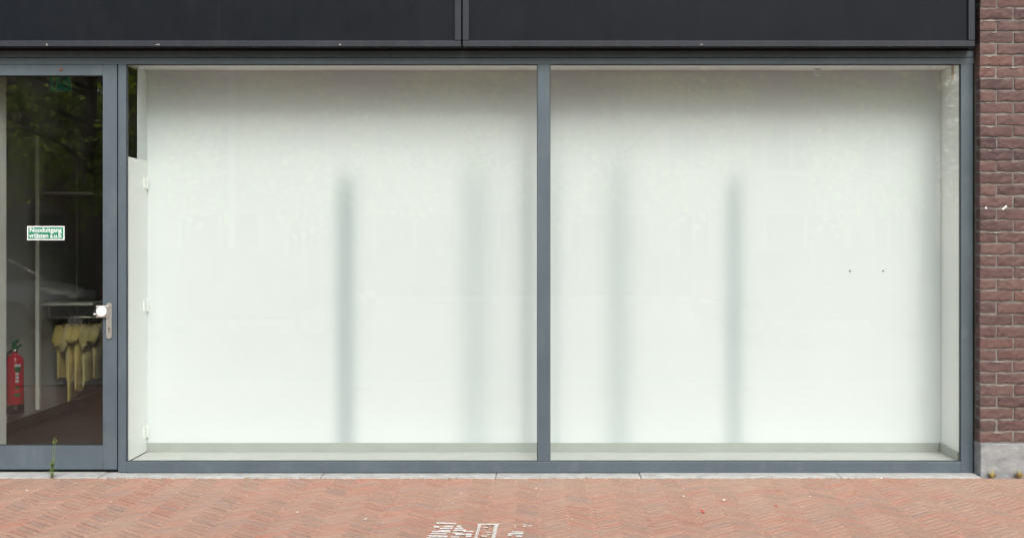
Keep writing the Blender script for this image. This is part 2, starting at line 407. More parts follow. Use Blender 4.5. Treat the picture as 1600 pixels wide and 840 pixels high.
# ------------------------------------------------------------------ brick wall on the right
BF = -0.11                                   # brick face
COURSE, PL_TOP = 0.0756, 0.212
def brick_mesh(seed, L):
    rr = random.Random(seed); H, D = 0.062, 0.09
    nx, nz = (15, 6) if L > 0.15 else (9, 6)
    vs, fs = [], []
    off = Vector((seed * 3.1, seed * 1.7, 0))
    for iz in range(nz):
        for ix in range(nx):
            u, w = ix / (nx - 1), iz / (nz - 1)
            x, z = u * L, w * H
            e = min(u * L, (1 - u) * L, w * H, (1 - w) * H)
            y = 0.0042 * noise.noise(Vector((x * 24, z * 38, 0)) + off) + 0.003 * noise.noise(Vector((x * 70, z * 110, 3)) + off)
            if e < 1e-6: y += 0.003
            x += 0.0035 * noise.noise(Vector((z * 30, 7, ix)) + off) if ix in (0, nx - 1) else 0
            z += 0.0062 * noise.noise(Vector((x * 22, 9, iz)) + off) if iz in (0, nz - 1) else 0
            vs.append((x, y, z))
    for iz in range(nz - 1):
        for ix in range(nx - 1):
            a = iz * nx + ix; fs.append((a, a + 1, a + nx + 1, a + nx))
    ring = [ix for ix in range(nx)] + [iz * nx + nx - 1 for iz in range(1, nz)] + [(nz - 1) * nx + ix for ix in range(nx - 2, -1, -1)] + [iz * nx for iz in range(nz - 2, 0, -1)]
    n0 = len(vs); vs += [(vs[i][0], D, vs[i][2]) for i in ring]
    for k in range(len(ring)):
        k2 = (k + 1) % len(ring); fs.append((ring[k2], ring[k], n0 + k, n0 + k2))
    return vs, fs
SL, HL = 0.208, 0.101
ST = [brick_mesh(i + 1, SL) for i in range(9)]; HD = [brick_mesh(i + 40, HL) for i in range(7)]
def shared(lst):
    out = []
    for vs, fs in lst:
        mb = MB(); mb.add(vs, fs); me = mb.mesh('brick'); me.materials.append(MAT['wall_brick']); out.append(me)
    return out
STM, HDM = shared(ST), shared(HD)
wall = root('brick_wall', (3.4, -0.05, 0), 'red-brown brick wall on a grey concrete base right of the shop front', 'wall')
WX0 = 2.802
rest = MB(); smear = MB(); rb = random.Random(11)
for c in range(64):
    z = PL_TOP + 0.008 + c * COURSE
    x = WX0 + rb.uniform(0, 0.006); i = 0
    while x < 6.4:
        head = (i == 0 and c % 2 == 1) or (i > 2 and rb.random() < 0.25)
        k = rb.randrange(7); M = Matrix.Translation((x, BF + rb.uniform(-0.003, 0.004), z + rb.uniform(-0.002, 0.002))) @ Matrix.Rotation(rb.uniform(-0.012, 0.012), 4, 'Y') @ Matrix.Rotation(rb.uniform(-0.012, 0.012), 4, 'Z')
        L = HL if head else SL
        if x < 3.16 and z < 3.12:
            o = link(bpy.data.objects.new('brick', (HDM if head else STM)[k])); o.matrix_basis = M; attach(o, wall)
        else:
            src = (HD if head else ST)[k]; rest.add([M @ Vector(v) for v in src[0]], src[1])
        if x < 3.3 and z < 3.2 and rb.random() < 0.2:      # mortar smeared over a brick's upper edge
            sx = x + rb.uniform(0.0, L * 0.5); sl = rb.uniform(0.03, 0.1)
            n = 7; top = []; bot = []
            for q in range(n):
                xx = sx + sl * q / (n - 1); t = math.sin(math.pi * q / (n - 1))
                top.append((xx, BF - 0.0015, z + 0.061 + 0.003 * t)); bot.append((xx, BF - 0.0035, z + 0.060 - rb.uniform(0.001, 0.006) * t))
            smear.poly(bot + top[::-1], (0, 0.012, 0))
        x += L + 0.0125 + rb.uniform(-0.002, 0.002) + (0.004 if (c == 1 and i == 0) else 0); i += 1
tag(rest.build('brick_field', 'wall_brick', wall), kind='stuff')
smear.build('mortar_smear', 'mortar_smear', wall)
wx = WX0 + SL + 0.006
mo = MB().box(WX0 + 0.006, 6.4, BF + 0.010, 0.3, PL_TOP, 5.1)
mo.build('mortar', 'mortar', wall)
bx(wx + 0.0005, wx + 0.0135, BF + 0.0055, BF + 0.02, PL_TOP + 0.008 + COURSE - 0.002, PL_TOP + 0.008 + COURSE + 0.066).build('weep_hole', 'gap_black', wall)
pl = MB()
def plinth_block(x0, x1):
    nx = max(4, int((x1 - x0) / 0.05)); b = MB()
    bm = bmesh.new(); bmesh.ops.create_grid(bm, x_segments=nx, y_segments=8, size=0.5); bm.free()
    return bx(x0, x1, BF - 0.012, 0.3, -0.2, PL_TOP, b=0.007)
plinth_block(WX0 + 0.002, 4.1).build('concrete_base', 'plinth_concrete', wall)
plinth_block(4.104, 6.4).build('concrete_base', 'plinth_concrete', wall)
# two pale chips stuck on the brick face
m = MB(); cx, cz = PX(1569, 7.9), PZ(324, 7.9)
m.poly([(cx - 0.016, BF - 0.006, cz - 0.011), (cx - 0.009, BF - 0.006, cz - 0.017), (cx + 0.017, BF - 0.008, cz + 0.006), (cx + 0.011, BF - 0.008, cz + 0.014)], (0, 0.012, 0))
m.build('paint_chip', 'sign_white', wall)
m = MB(); cx, cz = PX(1540, 7.9), PZ(325, 7.9)
m.poly([(cx - 0.006, BF - 0.005, cz - 0.004), (cx + 0.01, BF - 0.005, cz - 0.005), (cx + 0.004, BF - 0.005, cz + 0.008), (cx - 0.003, BF - 0.005, cz + 0.006)], (0, 0.01, 0))
m.build('paint_chip', 'sign_white', wall)

# the rest of the building: wall beyond the door, storey above, shop room
tag(bx(-7, -3.97, BF, 0.3, -0.2, 3.62).build('side_wall', 'house_brick'), kind='structure')
tag(bx(-7, 2.798, -0.09, 6.6, 3.64, 8.5).build('upper_wall', 'house_brick'), kind='structure')
tag(bx(2.81, 6.4, 0.31, 6.6, -0.2, 8.4).build('house_wall', 'room_dark'), kind='structure')
FZ = 0.0125
tag(bx(-4.4, 2.9, 0.082, 6.4, -0.3, FZ).build('shop_floor', 'room_floor'), kind='structure')
tag(bx(-4.4, -4.17, 0.31, 6.4, FZ + 0.001, 3.1).build('shop_wall', 'room_wall'), kind='structure')
tag(bx(-4.4, 2.9, 6.4, 6.55, FZ + 0.001, 3.1).build('shop_wall', 'room_dark'), kind='structure')
tag(bx(-4.4, 2.805, 0.12, 6.55, 3.1, 3.3).build('shop_ceiling', 'room_dark'), kind='structure')
tag(bx(-4.168, -4.150, 1.0, 6.39, FZ + 0.0015, 0.10).build('shop_skirting', 'room_dark'), kind='structure')
tag(bx(-3.965, PX(10, 8.38), 0.13, 0.42, FZ + 0.001, 3.09, b=0.004).build('shop_pillar', 'shelf_board'), kind='structure')

# ------------------------------------------------------------------ fascia
FL = 7.88; FY = DY_(FL)
fas = root('fascia', (0, FY, PZ(72, FL)), 'dark anthracite metal fascia with framed panels above the window', 'fascia')
zb, zr, zt = PZ(72, FL), PZ(64, FL), 3.62
def module(x0, x1, seams):
    rw = 0.041
    bx(x0 + rw, x1 - rw, FY + 0.022, 0.0, zr, zt).build('panel', 'fascia_grey', fas)
    bx(x0, x1, FY, -0.01, zb, zr - 0.004, b=0.0025).build('bottom_rail', 'fascia_rail', fas)
    bx(x0 + 0.001, x1 - 0.001, FY - 0.006, FY + 0.004, zb - 0.003, zb + 0.004, b=0.0015).build('drip_edge', 'fascia_rail', fas)
    bx(x0 + 0.002, x1 - 0.002, FY + 0.006, FY + 0.02, zr - 0.0035, zr + 0.004).build('glazing_bead', 'fascia_rail', fas)
    for a in (x0, x1 - rw):
        bx(a, a + rw, FY + 0.001, -0.01, zr + 0.0045, zt, b=0.0025).build('side_rail', 'fascia_rail', fas)
    for s_ in seams:
        bx(s_ - 0.001, s_ + 0.001, FY + 0.0212, FY + 0.03, zr + 0.01, zt - 0.02).build('seam', 'gap_black', fas)
module(-3.95, PX(720.5, FL), [PX(341, FL)])
module(PX(722.8, FL), 2.764, [])
bx(-3.96, 2.795, -0.008, 0.11, 2.757, 3.63).build('backing', 'gap_black', fas)
for x, s in ((75, 2), (247, 3), (531, 2), (1096, 2)):      # bird droppings and grit along the rail
    m = MB(); cx, cz = PX(x, FL), PZ(70, FL)
    for q in range(3 + s):
        a = cx + rp.uniform(-0.008, 0.008) * s / 2; w = rp.uniform(0.001, 0.003)
        m.box(a - w, a + w, FY - 0.0095, FY - 0.005, cz - rp.uniform(0.002, 0.007), cz + rp.uniform(0, 0.004))
    m.build('grit', 'residue', fas)

# ------------------------------------------------------------------ shop front frames, panes, door
front = root('shop_front', (0, 0.03, 0), 'grey aluminium shop front with two large windows and a glass door', 'shop front')
Z_TOP, Z_HB = PZ(79), PZ(100.5)
Z_RB, Z_RT = 0.006, PZ(720.5)
X_R = 2.799
bx(-3.95, X_R, 0.0, 0.05, Z_HB, PZ(90.5), b=0.002).build('header', 'frame_grey', front)
bx(-3.95, X_R, 0.004, 0.05, PZ(89.6), Z_TOP, b=0.002).build('header', 'frame_grey', front)
bx(-3.94, X_R - 0.01, 0.008, 0.045, PZ(90.8), PZ(89.3)).build('header_joint', 'gap_black', front)
def upright(x0, x1, z0, z1, name='mullion'):
    return bx(PX(x0), PX(x1), 0.001, 0.049, z0, z1, b=0.002).build(name, 'frame_grey', front)
upright(840, 859, Z_RT + 0.001, Z_HB - 0.001)
upright(184.5, 197, 0.008, Z_HB - 0.001)
bx(PX(1501.5), X_R - 0.006, 0.001, 0.049, 0.008, Z_HB - 0.001, b=0.002).build('jamb', 'frame_grey', front)
bx(X_R - 0.0055, X_R + 0.002, 0.02, 0.049, 0.008, 2.75).build('joint_seal', 'rubber', front)
bx(PX(197) + 0.001, PX(1501.5) - 0.001, -0.004, 0.049, Z_RB, Z_RT, b=0.003).build('bottom_rail', 'frame_grey', front)
bx(-3.95, PX(-72) - 0.002, 0.001, 0.049, 0.008, Z_HB - 0.001, b=0.002).build('jamb', 'frame_grey', front)
for q, (a, b) in enumerate(((197, 840), (859, 1501.5))):
    x0, x1 = PX(a) + 0.0005, PX(b) - 0.0005; zlo, zhi = Z_RT + 0.001, Z_HB - 0.001
    pane = bx(x0 + 0.003, x1 - 0.003, 0.018, 0.026, zlo + 0.003, zhi - 0.003).build('window_pane', 'window_glass', front)
    t = 0.004
    gsk = MB(); gsk.box(x0, x1, 0.012, 0.018, zhi - t * 1.3, zhi).box(x0, x1, 0.012, 0.018, zlo, zlo + t)
    gsk.box(x0, x0 + t, 0.0123, 0.0177, zlo + t, zhi - t * 1.3).box(x1 - t, x1, 0.0123, 0.0177, zlo + t, zhi - t * 1.3)
    gsk.build('gasket', 'rubber', pane)
    if q == 1:
        rs = MB(); cx, cz = PX(1292), PZ(203)
        for k in range(7):
            a, c2, w = cx + rp.uniform(-0.02, 0.018), cz + rp.uniform(-0.012, 0.012), rp.uniform(0.003, 0.009)
            rs.poly([(a - w, 0.0176, c2 - w * .5), (a + w, 0.0176, c2 - w * .7), (a + w * .6, 0.0176, c2 + w * .6), (a - w * .5, 0.0176, c2 + w * .5)], (0, -0.0012, 0))
        tag(rs.build('glue_residue', 'residue', pane), kind='stuff')
    else:
        rs = MB()
        for k in range(26):
            cx, cz = PX(rp.gauss(650, 12)), PZ(rp.uniform(102, 121)); w = rp.uniform(0.0012, 0.003)
            rs.poly([(cx - w, 0.0176, cz - w), (cx + w, 0.0176, cz - w * 1.6), (cx + w * .5, 0.0176, cz + w)], (0, -0.0012, 0))
        tag(rs.build('glue_residue', 'residue', pane), kind='stuff')

# door leaf
dx0, dx1 = PX(-70), PX(182.3); dz0, dz1 = PZ(733), PZ(96.5)
gx0, gx1, gz0, gz1 = PX(-48), PX(160), PZ(696), PZ(118)
DY = 0.006
dm = MB(); dm.box(dx0, gx0, DY, 0.075, dz0, dz1, b=0.002).box(gx1, dx1, DY, 0.075, dz0, dz1, b=0.002)
dm.box(gx0 + 0.0004, gx1 - 0.0004, DY + 0.0005, 0.0745, dz0, gz0, b=0.002).box(gx0 + 0.0004, gx1 - 0.0004, DY + 0.0005, 0.0745, gz1, dz1, b=0.002)
door = dm.build('door', 'frame_grey', front)
door['label'] = 'grey framed glass emergency door with a green notice'
bx(gx0 + 0.002, gx1 - 0.002, 0.034, 0.042, gz0 + 0.002, gz1 - 0.002).build('door_pane', 'door_glass', door)
t = 0.005; gsk = MB()
gsk.box(gx0, gx1, 0.024, 0.034, gz1 - t * 1.5, gz1).box(gx0, gx1, 0.024, 0.034, gz0, gz0 + t)
gsk.box(gx0, gx0 + t, 0.0245, 0.0335, gz0 + t, gz1 - t * 1.5).box(gx1 - t, gx1, 0.0245, 0.0335, gz0 + t, gz1 - t * 1.5)
gsk.build('gasket', 'rubber', door)
bx(dx0, dx1, 0.03, 0.07, 0.005, dz0 - 0.001).build('door_brush', 'gap_black', front)
bx(dx1, PX(184.5), 0.03, 0.09, 0.008, dz1).build('joint_seal', 'gap_black', front)
bx(dx0, PX(184.5), 0.03, 0.09, dz1 + 0.0005, Z_HB - 0.0005).build('door_head', 'frame_grey', front)
bx(dx0, dx1 + 0.008, 0.0015, 0.0295, dz1 + 0.006, Z_HB - 0.0006).build('door_head', 'frame_grey', front)
# door furniture
hx0, hx1, hz0, hz1 = PX(166.2), PX(175), PZ(529), PZ(472.5)
pl = MB(); w = (hx1 - hx0) / 2; cxp = (hx0 + hx1) / 2; pts = []
for k in range(13): th = math.pi * k / 12; pts.append((cxp + w * math.cos(th), DY, hz1 - w + w * math.sin(th)))
for k in range(13): th = math.pi + math.pi * k / 12; pts.append((cxp + w * math.cos(th), DY, hz0 + w + w * math.sin(th)))
pl.poly(pts, (0, -0.011, 0)); pl.build('lock_plate', 'steel', door)
MB().lathe([(0.010, 0), (0.0095, -0.003)], (cxp, DY - 0.011, PZ(477.0)), 16, 'y').build('plate_screw', 'steel', door)
kh = MB().lathe([(0.0078, 0), (0.0078, -0.004)], (cxp, DY - 0.011, PZ(513)), 16, 'y'); kh.box(cxp - 0.003, cxp + 0.003, DY - 0.0148, DY - 0.011, PZ(519), PZ(514))
kh.build('lock_cylinder', 'screw_metal', door)
kx0, kx1, kz0, kz1 = PX(151), PX(170.5), PZ(496), PZ(477)
bx(kx0, kx1, DY - 0.020, DY - 0.0112, kz0, kz1, b=0.003).build('knob_base', 'steel', door)
MB().lathe([(0.033, 0), (0.034, -0.002), (0.034, -0.009), (0.032, -0.012), (0.02, -0.0128)], ((kx0 + kx1) / 2 - 0.003, DY - 0.020, (kz0 + kz1) / 2), 28, 'y').build('door_knob', 'knob_white', door, True)
MB().tube([(PX(152), DY - 0.015, PZ(490.5)), (PX(148), DY - 0.015, PZ(490.5)), (PX(146.2), DY - 0.015, PZ(490.5))], [0.006, 0.009, 0.006], 10).build('knob_pin', 'steel', door, True)
MB().lathe([(0.011, 0), (0.0105, -0.003), (0.006, -0.006)], (PX(95), DY, PZ(109)), 14, 'y').build('rusty_screw', 'rust', door, True)
sc = MB()                                           # scratches low on the lock stile
for k in range(9):
    a, z = PX(158 + k * 2.3 + rp.uniform(-1, 1)), PZ(728 + rp.uniform(-2, 2)); h = rp.uniform(0.01, 0.045)
    sc.poly([(a, DY, z), (a + 0.008, DY, z), (a + 0.006, DY, z + h), (a + 0.003, DY, z + h)], (0, -0.0006, 0))
# notice on the pane
def text_mesh(body, size, name):
    cu = bpy.data.curves.new(name, 'FONT'); cu.body = body; cu.size = size; cu.align_x = 'CENTER'; cu.align_y = 'CENTER'
    cu.extrude = 0.0003; cu.offset = size * 0.012; cu.resolution_u = 3
    o = bpy.data.objects.new(name, cu); col.objects.link(o)
    dg = bpy.context.evaluated_depsgraph_get(); me = bpy.data.meshes.new_from_object(o.evaluated_get(dg))
    bpy.data.objects.remove(o); return me
sx0, sx1, sz0, sz1 = PX(39.5), PX(98), PZ(375), PZ(353)
st = bx(sx0, sx1, 0.0318, 0.0336, sz0, sz1).build('notice', 'sign_white', door)
st['label'] = 'green Nooduitgang vrijlaten notice with white border'
e = 0.0072
bx(sx0 + e, sx1 - e, 0.0309, 0.0317, sz0 + e, sz1 - e).build('notice_field', 'sign_green', door)
for body, yy, wd in (('Nooduitgang', 359.3, 50), ('vrijlaten a.u.b.', 368.2, 52)):
    me = text_mesh(body, 0.044, 'lettering'); xsz = max(v.co.x for v in me.vertices) - min(v.co.x for v in me.vertices)
    s = (wd / 240.0) / xsz; xm = (max(v.co.x for v in me.vertices) + min(v.co.x for v in me.vertices)) / 2
    for v in me.vertices: v.co = Vector(((sx0 + sx1) / 2 + (v.co.x - xm) * s, 0.0303 - v.co.z, PZ(yy) + v.co.y))
    me.materials.clear(); me.materials.append(MAT['sign_white'])
    attach(link(bpy.data.objects.new('lettering', me)), door)

# ------------------------------------------------------------------ display box behind the two windows
BY = DY_(8.42); BL = 8.42
disp = root('display_case', (0, 0.25, 0.07), 'white lined shallow window display behind the glass', 'display case')
DX0, DX1 = -2.719, 2.72
DF, DC = 0.07, 2.676
BX0 = PX(215, BL)
# soft shade bands put into the wall's shape as added fine pleats: photo x, half width (m), depth (m), upper end, softness of the end
shade_streaks = [(540, 0.062, 0.0072, 276, 20), (742, 0.10, 0.0042, 250, 45), (966, 0.09, 0.0042, 250, 45), (1147, 0.062, 0.0050, 276, 26), (824, 0.04, 0.003, 235, 45), (868, 0.04, 0.003, 235, 45), (1448, 0.05, 0.002, 250, 50)]
def shade_pleat(X, Z):
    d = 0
    for px, sg, dep, ytop, soft in shade_streaks:
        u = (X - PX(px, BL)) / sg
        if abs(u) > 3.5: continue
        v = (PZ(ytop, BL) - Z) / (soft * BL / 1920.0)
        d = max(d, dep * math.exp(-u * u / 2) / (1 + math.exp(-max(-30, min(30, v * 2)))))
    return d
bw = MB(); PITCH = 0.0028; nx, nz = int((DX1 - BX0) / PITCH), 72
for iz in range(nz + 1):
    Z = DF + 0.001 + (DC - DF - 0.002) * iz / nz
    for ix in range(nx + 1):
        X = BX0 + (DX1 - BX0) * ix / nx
        bw.v.append((X, BY + (shade_pleat(X, Z) if ix % 2 else 0) + 0.0018 * noise.noise((X * 0.9, Z * 0.7, 4)), Z))
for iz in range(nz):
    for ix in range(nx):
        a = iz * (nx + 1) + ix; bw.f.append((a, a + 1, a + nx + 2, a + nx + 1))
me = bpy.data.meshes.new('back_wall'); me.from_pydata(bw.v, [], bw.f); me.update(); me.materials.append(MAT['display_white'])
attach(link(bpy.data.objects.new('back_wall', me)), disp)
bx(BX0, DX1, BY + 0.05, BY + 0.1, DF, 3.09).build('back_board', 'room_dark', disp)
bx(BX0 + 0.0005, BX0 + 0.02, BY + 0.006, BY + 0.049, DF, DC).build('back_board', 'room_dark', disp)
bx(DX0 + 0.003, DX1, 0.051, BY + 0.049, FZ + 0.001, DF, b=0.002).build('floor_board', 'display_floor', disp)
bx(DX0 - 0.06, DX1, 0.051, BY + 0.049, DC, DC + 0.12).build('ceiling_board', 'panel_white', disp)
bx(DX1 + 0.001, DX1 + 0.05, 0.051, BY + 0.049, FZ + 0.001, DC - 0.001).build('side_wall', 'panel_white', disp)
bx(BX0 + 0.066, DX1 - 0.013, BY - 0.014, BY - 0.002, DF + 0.0005, DF + 0.061, b=0.002).build('skirting', 'skirting_grey', disp)
bx(DX1 - 0.0125, DX1 - 0.0005, 0.052, BY - 0.001, DF + 0.0006, DF + 0.061, b=0.002).build('skirting', 'skirting_grey', disp)
# left side: hinged access panel, open gap to the shop above it
px_top = PZ(246, 8.1)
ap = bx(DX0 - 0.018, DX0 + 0.001, 0.052, BY + 0.02, DF + 0.004, px_top, b=0.0015).build('access_panel', 'panel_white', disp)
bx(DX0 - 0.004, DX0 + 0.0005, 0.25, BY + 0.02, px_top + 0.0005, DC - 0.0005).build('post', 'display_white', disp)
for yy in (286, 477, 673):
    zc = PZ(yy, BL)
    h = MB().tube([(DX0 + 0.008, BY - 0.015, zc - 0.042), (DX0 + 0.008, BY - 0.015, zc + 0.042)], 0.0055, 8)
    h.box(DX0 + 0.0012, DX0 + 0.0075, 0.37, BY - 0.015, zc - 0.036, zc + 0.036)
    for k in (-0.014, 0.014): h.box(DX0 + 0.0018, DX0 + 0.015, BY - 0.022, BY - 0.008, zc + k - 0.0012, zc + k + 0.0012)
    h.build('hinge', 'panel_white', ap)
    MB().lathe([(0.004, 0), (0.003, -0.004)], (DX0 + 0.008, BY - 0.022, zc - 0.047), 10, 'y').build('hinge_screw', 'screw_metal', ap)
for xx in (1328, 1380):
    MB().lathe([(0.0055, 0.006), (0.0055, -0.005), (0.003, -0.009)], (PX(xx, BL), BY - 0.001, PZ(423, BL)), 12, 'y').build('nail', 'screw_metal', disp)
bx(PX(1273, 8.3), PX(1282, 8.3), 0.32, 0.36, PZ(118, 8.3), DC - 0.0006, b=0.002).build('ceiling_bracket', 'display_white', disp)
tx = DX1 + 0.0005
m = MB(); m.poly([(tx, DY_(8.155), DC - 0.002), (tx, DY_(8.16), PZ(123, 8.16)), (tx, DY_(8.18), PZ(126, 8.18)), (tx, DY_(8.20), PZ(119, 8.2)), (tx, DY_(8.205), DC - 0.002)], (-0.002, 0, 0))
m.build('tape', 'tape', disp)

# ------------------------------------------------------------------ things inside the shop
# shelving
sh = root('shelf_unit', (PX(58, 9.8), DY_(9.8), 0.16), 'pale wall shelf unit with tall side board and hanging rail inside the door', 'shelf')
L2, L1 = 9.8, 10.95
zt_, zb_ = PZ(213, L2), PZ(640, L2)
bx(PX(55, L2), PX(61, L2), DY_(L2), DY_(L2) + 0.05, zb_, zt_, b=0.002).build('upright', 'shelf_board', sh)
bx(-4.168, PX(56, L1), DY_(L1), DY_(L1) + 0.03, PZ(612, L1), PZ(230, L1), b=0.002).build('back_panel', 'shelf_board', sh)
SLn = 10.15
for yy, th in ((300, 0.016), (473, 0.02)):
    bx(PX(66, SLn), PX(146, SLn), DY_(SLn) - 0.02, DY_(SLn) + 0.33, PZ(yy, SLn) - th, PZ(yy, SLn), b=0.002).build('shelf', 'shelf_board', sh)
MB().tube([(PX(62, SLn), DY_(SLn) + 0.14, PZ(497, SLn)), (PX(158, SLn), DY_(SLn) + 0.14, PZ(497, SLn))], 0.011, 10).build('hanging_rail', 'steel', sh, True)
for xx in (68, 140):
    bx(PX(xx, SLn) - 0.008, PX(xx, SLn) + 0.008, DY_(SLn) + 0.128, DY_(SLn) + 0.152, PZ(497, SLn) + 0.0112, PZ(473, SLn) - 0.0205).build('rail_bracket', 'steel', sh)
# shirts on hangers, side by side on the rail
def shirt(length, wave, mat, label):
    t = root('shirt', (0, 0, 0), label, 'shirt', 'shirts on the hanging rail')
    b = MB(); n, rows = 22, 14
    for i in range(rows + 1):
        v = i / rows; z = -0.045 - v * length
        hw = 0.055 + 0.15 * min(1, (v / 0.14)) ** 0.7 if v < 0.14 else 0.205 - 0.012 * math.sin(min(1, (v - 0.14) / 0.5) * math.pi) ** 2 + 0.02 * math.sin(wave * 3) * v
        th = 0.018 + 0.028 * math.sin(math.pi * min(1, v * 1.1 + 0.15))
        for k in range(n):
            a = 2 * math.pi * k / n
            rip = 1 + 0.28 * v * math.sin(a * 5 + wave) + 0.12 * math.sin(a * 9 + wave * 2 + v * 3)
            b.v.append((th * math.sin(a) * rip, hw * math.cos(a), z + 0.012 * v * math.sin(a * 3 + wave)))
    for i in range(rows):
        for k in range(n): b.f.append((i * n + k, i * n + (k + 1) % n, (i + 1) * n + (k + 1) % n, (i + 1) * n + k))
    b.f.append(tuple(range(n)))
    for s in (-1, 1):
        b.tube([(0, s * 0.15, -0.075), (0.006, s * 0.205, -0.13), (0.016 * math.sin(wave), s * 0.225, -0.17 - 0.02 * math.sin(wave * 2)), (0.022 * math.sin(wave + 1), s * 0.232, -0.215 - 0.045 * math.sin(wave * 2.3))], [0.045, 0.042, 0.038, 0.034 + 0.012 * math.sin(wave * 5)], 10)
    b.build('fabric', mat, t, True)
    h = MB().tube([(0, -0.17, -0.085), (0, 0, -0.035), (0, 0.17, -0.085)], 0.007, 6)
    h.tube([(0, 0, -0.035), (0, 0, -0.012), (0, 0.014, 0.006), (0, 0.006, 0.022), (0, -0.012, 0.016)], 0.0028, 6)
    h.build('hanger', 'ext_black', t, True)
    return t
specs = [(96, 0.44, 'shirt_yellow', 46, 'pale yellow shirt at the left end of the hanging rail'),
         (104, 0.62, 'shirt_yellow', 40, 'long mustard yellow shirt, second from the left on the rail'),
         (112, 0.46, 'shirt_sand', 48, 'sand coloured shirt, third from the left on the rail'),
         (119, 0.54, 'shirt_yellow', 42, 'mustard yellow shirt, fourth from the left on the rail'),
         (127, 0.5, 'shirt_sand', 50, 'sand coloured shirt, fifth from the left on the rail'),
         (137, 0.46, 'shirt_olive', 44, 'dull olive shirt, second from the right on the rail'),
         (146, 0.44, 'shirt_olive', 40, 'dull olive shirt at the right end of the hanging rail')]
for i, (xx, ln, mt, ang, lb) in enumerate(specs):
    s = shirt(ln, i * 1.7, mt, lb); s.location = (PX(xx, SLn), DY_(SLn) + 0.14, PZ(497, SLn) - 0.008); s.rotation_euler = (0, 0, R((-3, 9, -7, 4, 11, -2, 6)[i]))
# fire extinguisher on the left wall
EL = 9.55; ex = PX(23.5, EL); ey = DY_(EL); ez = PZ(645, EL)
fx = root('fire_extinguisher', (ex, ey, ez), 'red fire extinguisher with black foot hanging on the wall inside the door', 'fire extinguisher')
MB().lathe([(0.064, 0), (0.067, 0.004), (0.067, 0.07)], (ex, ey, ez), 24).build('foot', 'ext_black', fx, True)
MB().lathe([(0.063, 0.0705), (0.065, 0.075), (0.065, 0.40), (0.06, 0.425), (0.045, 0.446), (0.022, 0.458), (0.02, 0.47)], (ex, ey, ez), 28).build('cylinder', 'ext_red', fx, True)
MB().lathe([(0.021, 0.4705), (0.024, 0.474), (0.024, 0.495), (0.015, 0.5)], (ex, ey, ez), 16).build('valve', 'steel', fx, True)
h = MB().poly([(ex - 0.02, ey - 0.012, ez + 0.50), (ex + 0.02, ey - 0.012, ez + 0.502), (ex + 0.052, ey - 0.012, ez + 0.525), (ex + 0.05, ey - 0.012, ez + 0.535), (ex + 0.02, ey - 0.012, ez + 0.52), (ex - 0.005, ey - 0.012, ez + 0.53), (ex + 0.03, ey - 0.012, ez + 0.56), (ex + 0.022, ey - 0.012, ez + 0.572), (ex - 0.02, ey - 0.012, ez + 0.548)], (0, 0.024, 0))
h.build('handle', 'ext_green', fx)
MB().tube([(ex - 0.02, ey - 0.01, ez + 0.485), (ex - 0.055, ey - 0.03, ez + 0.46), (ex - 0.06, ey - 0.045, ez + 0.38), (ex - 0.055, ey - 0.055, ez + 0.2), (ex - 0.05, ey - 0.055, ez + 0.12)], [0.009, 0.009, 0.009, 0.009, 0.013], 8).build('hose', 'ext_black', fx, True)
def wrap(z0, z1, a0, a1, r):
    m = MB(); n = 8
    for i in range(n + 1):
        a = a0 + (a1 - a0) * i / n
        for z in (z0, z1):
            for rr in (r, r + 0.0008): m.v.append((ex + rr * math.cos(a), ey + rr * math.sin(a), ez + z))
    for i in range(n):
        b = i * 4; c = b + 4; m.f += [(b + 1, c + 1, c + 3, b + 3), (b, b + 2, c + 2, c), (b, c, c + 1, b + 1), (b + 2, b + 3, c + 3, c + 2)]
    return m
wrap(0.16, 0.385, R(-72), R(-28), 0.0653).build('instruction_label', 'ext_red', fx)
for z0, z1, a0, a1, mt in ((0.365, 0.385, -72, -30, 'sign_white'), (0.325, 0.362, -70, -32, 'ext_green'), (0.30, 0.318, -66, -44, 'sign_white'), (0.272, 0.292, -66, -44, 'sign_white'), (0.245, 0.264, -66, -44, 'sign_white'), (0.195, 0.215, -68, -40, 'ext_green'), (0.135, 0.158, -72, -34, 'ext_green')):
    wrap(z0, z1, R(a0), R(a1), 0.0664).build('label_band', mt, fx)
bx(-4.169, ex - 0.062, ey - 0.02, ey + 0.02, ez + 0.38, ez + 0.41).build('wall_bracket', 'ext_black', fx)
# exit sign under the ceiling
XL = 9.9
es = root('exit_sign', (PX(92, XL), DY_(XL), PZ(145, XL)), 'green emergency exit sign hanging at the top of the door glass', 'sign')
def es_local(m):   # sign plane turned, tipped slightly
    M = Matrix.Translation((PX(93, XL), DY_(XL), PZ(133, XL) + 0.03)) @ Matrix.Rotation(R(58), 4, 'Z') @ Matrix.Rotation(R(-7), 4, 'Y')
    m.v = [tuple(M @ Vector(v)) for v in m.v]; return m
es_mat = MAT['sign_dark_green'].node_tree.nodes                    # a lit sign, faint against daylight
for n_ in es_mat:
    if n_.type == 'BSDF_PRINCIPLED': n_.inputs['Emission Color'].default_value = (0.05, 0.6, 0.36, 1); n_.inputs['Emission Strength'].default_value = 0.016
es_local(bx(-0.10, 0.10, -0.008, 0.008, -0.08, 0.12)).build('plate', 'sign_dark_green', es)
fr = MB(); fr.box(-0.108, -0.1005, -0.011, 0.011, -0.087, 0.12).box(0.1005, 0.108, -0.011, 0.011, -0.087, 0.12).box(-0.1, 0.1, -0.011, 0.011, -0.087, -0.0805)
es_local(fr).build('frame', 'shelf_board', es)
pic = MB(); pic.box(-0.07, -0.045, -0.0095, -0.0085, -0.05, 0.1).box(0.0, 0.02, -0.0095, -0.0085, -0.02, 0.06).box(0.022, 0.05, -0.0095, -0.0085, 0.02, 0.03).box(0.03, 0.07, -0.0095, -0.0085, -0.05, -0.035)
es_local(pic).build('pictogram', 'lamp_pole', es)
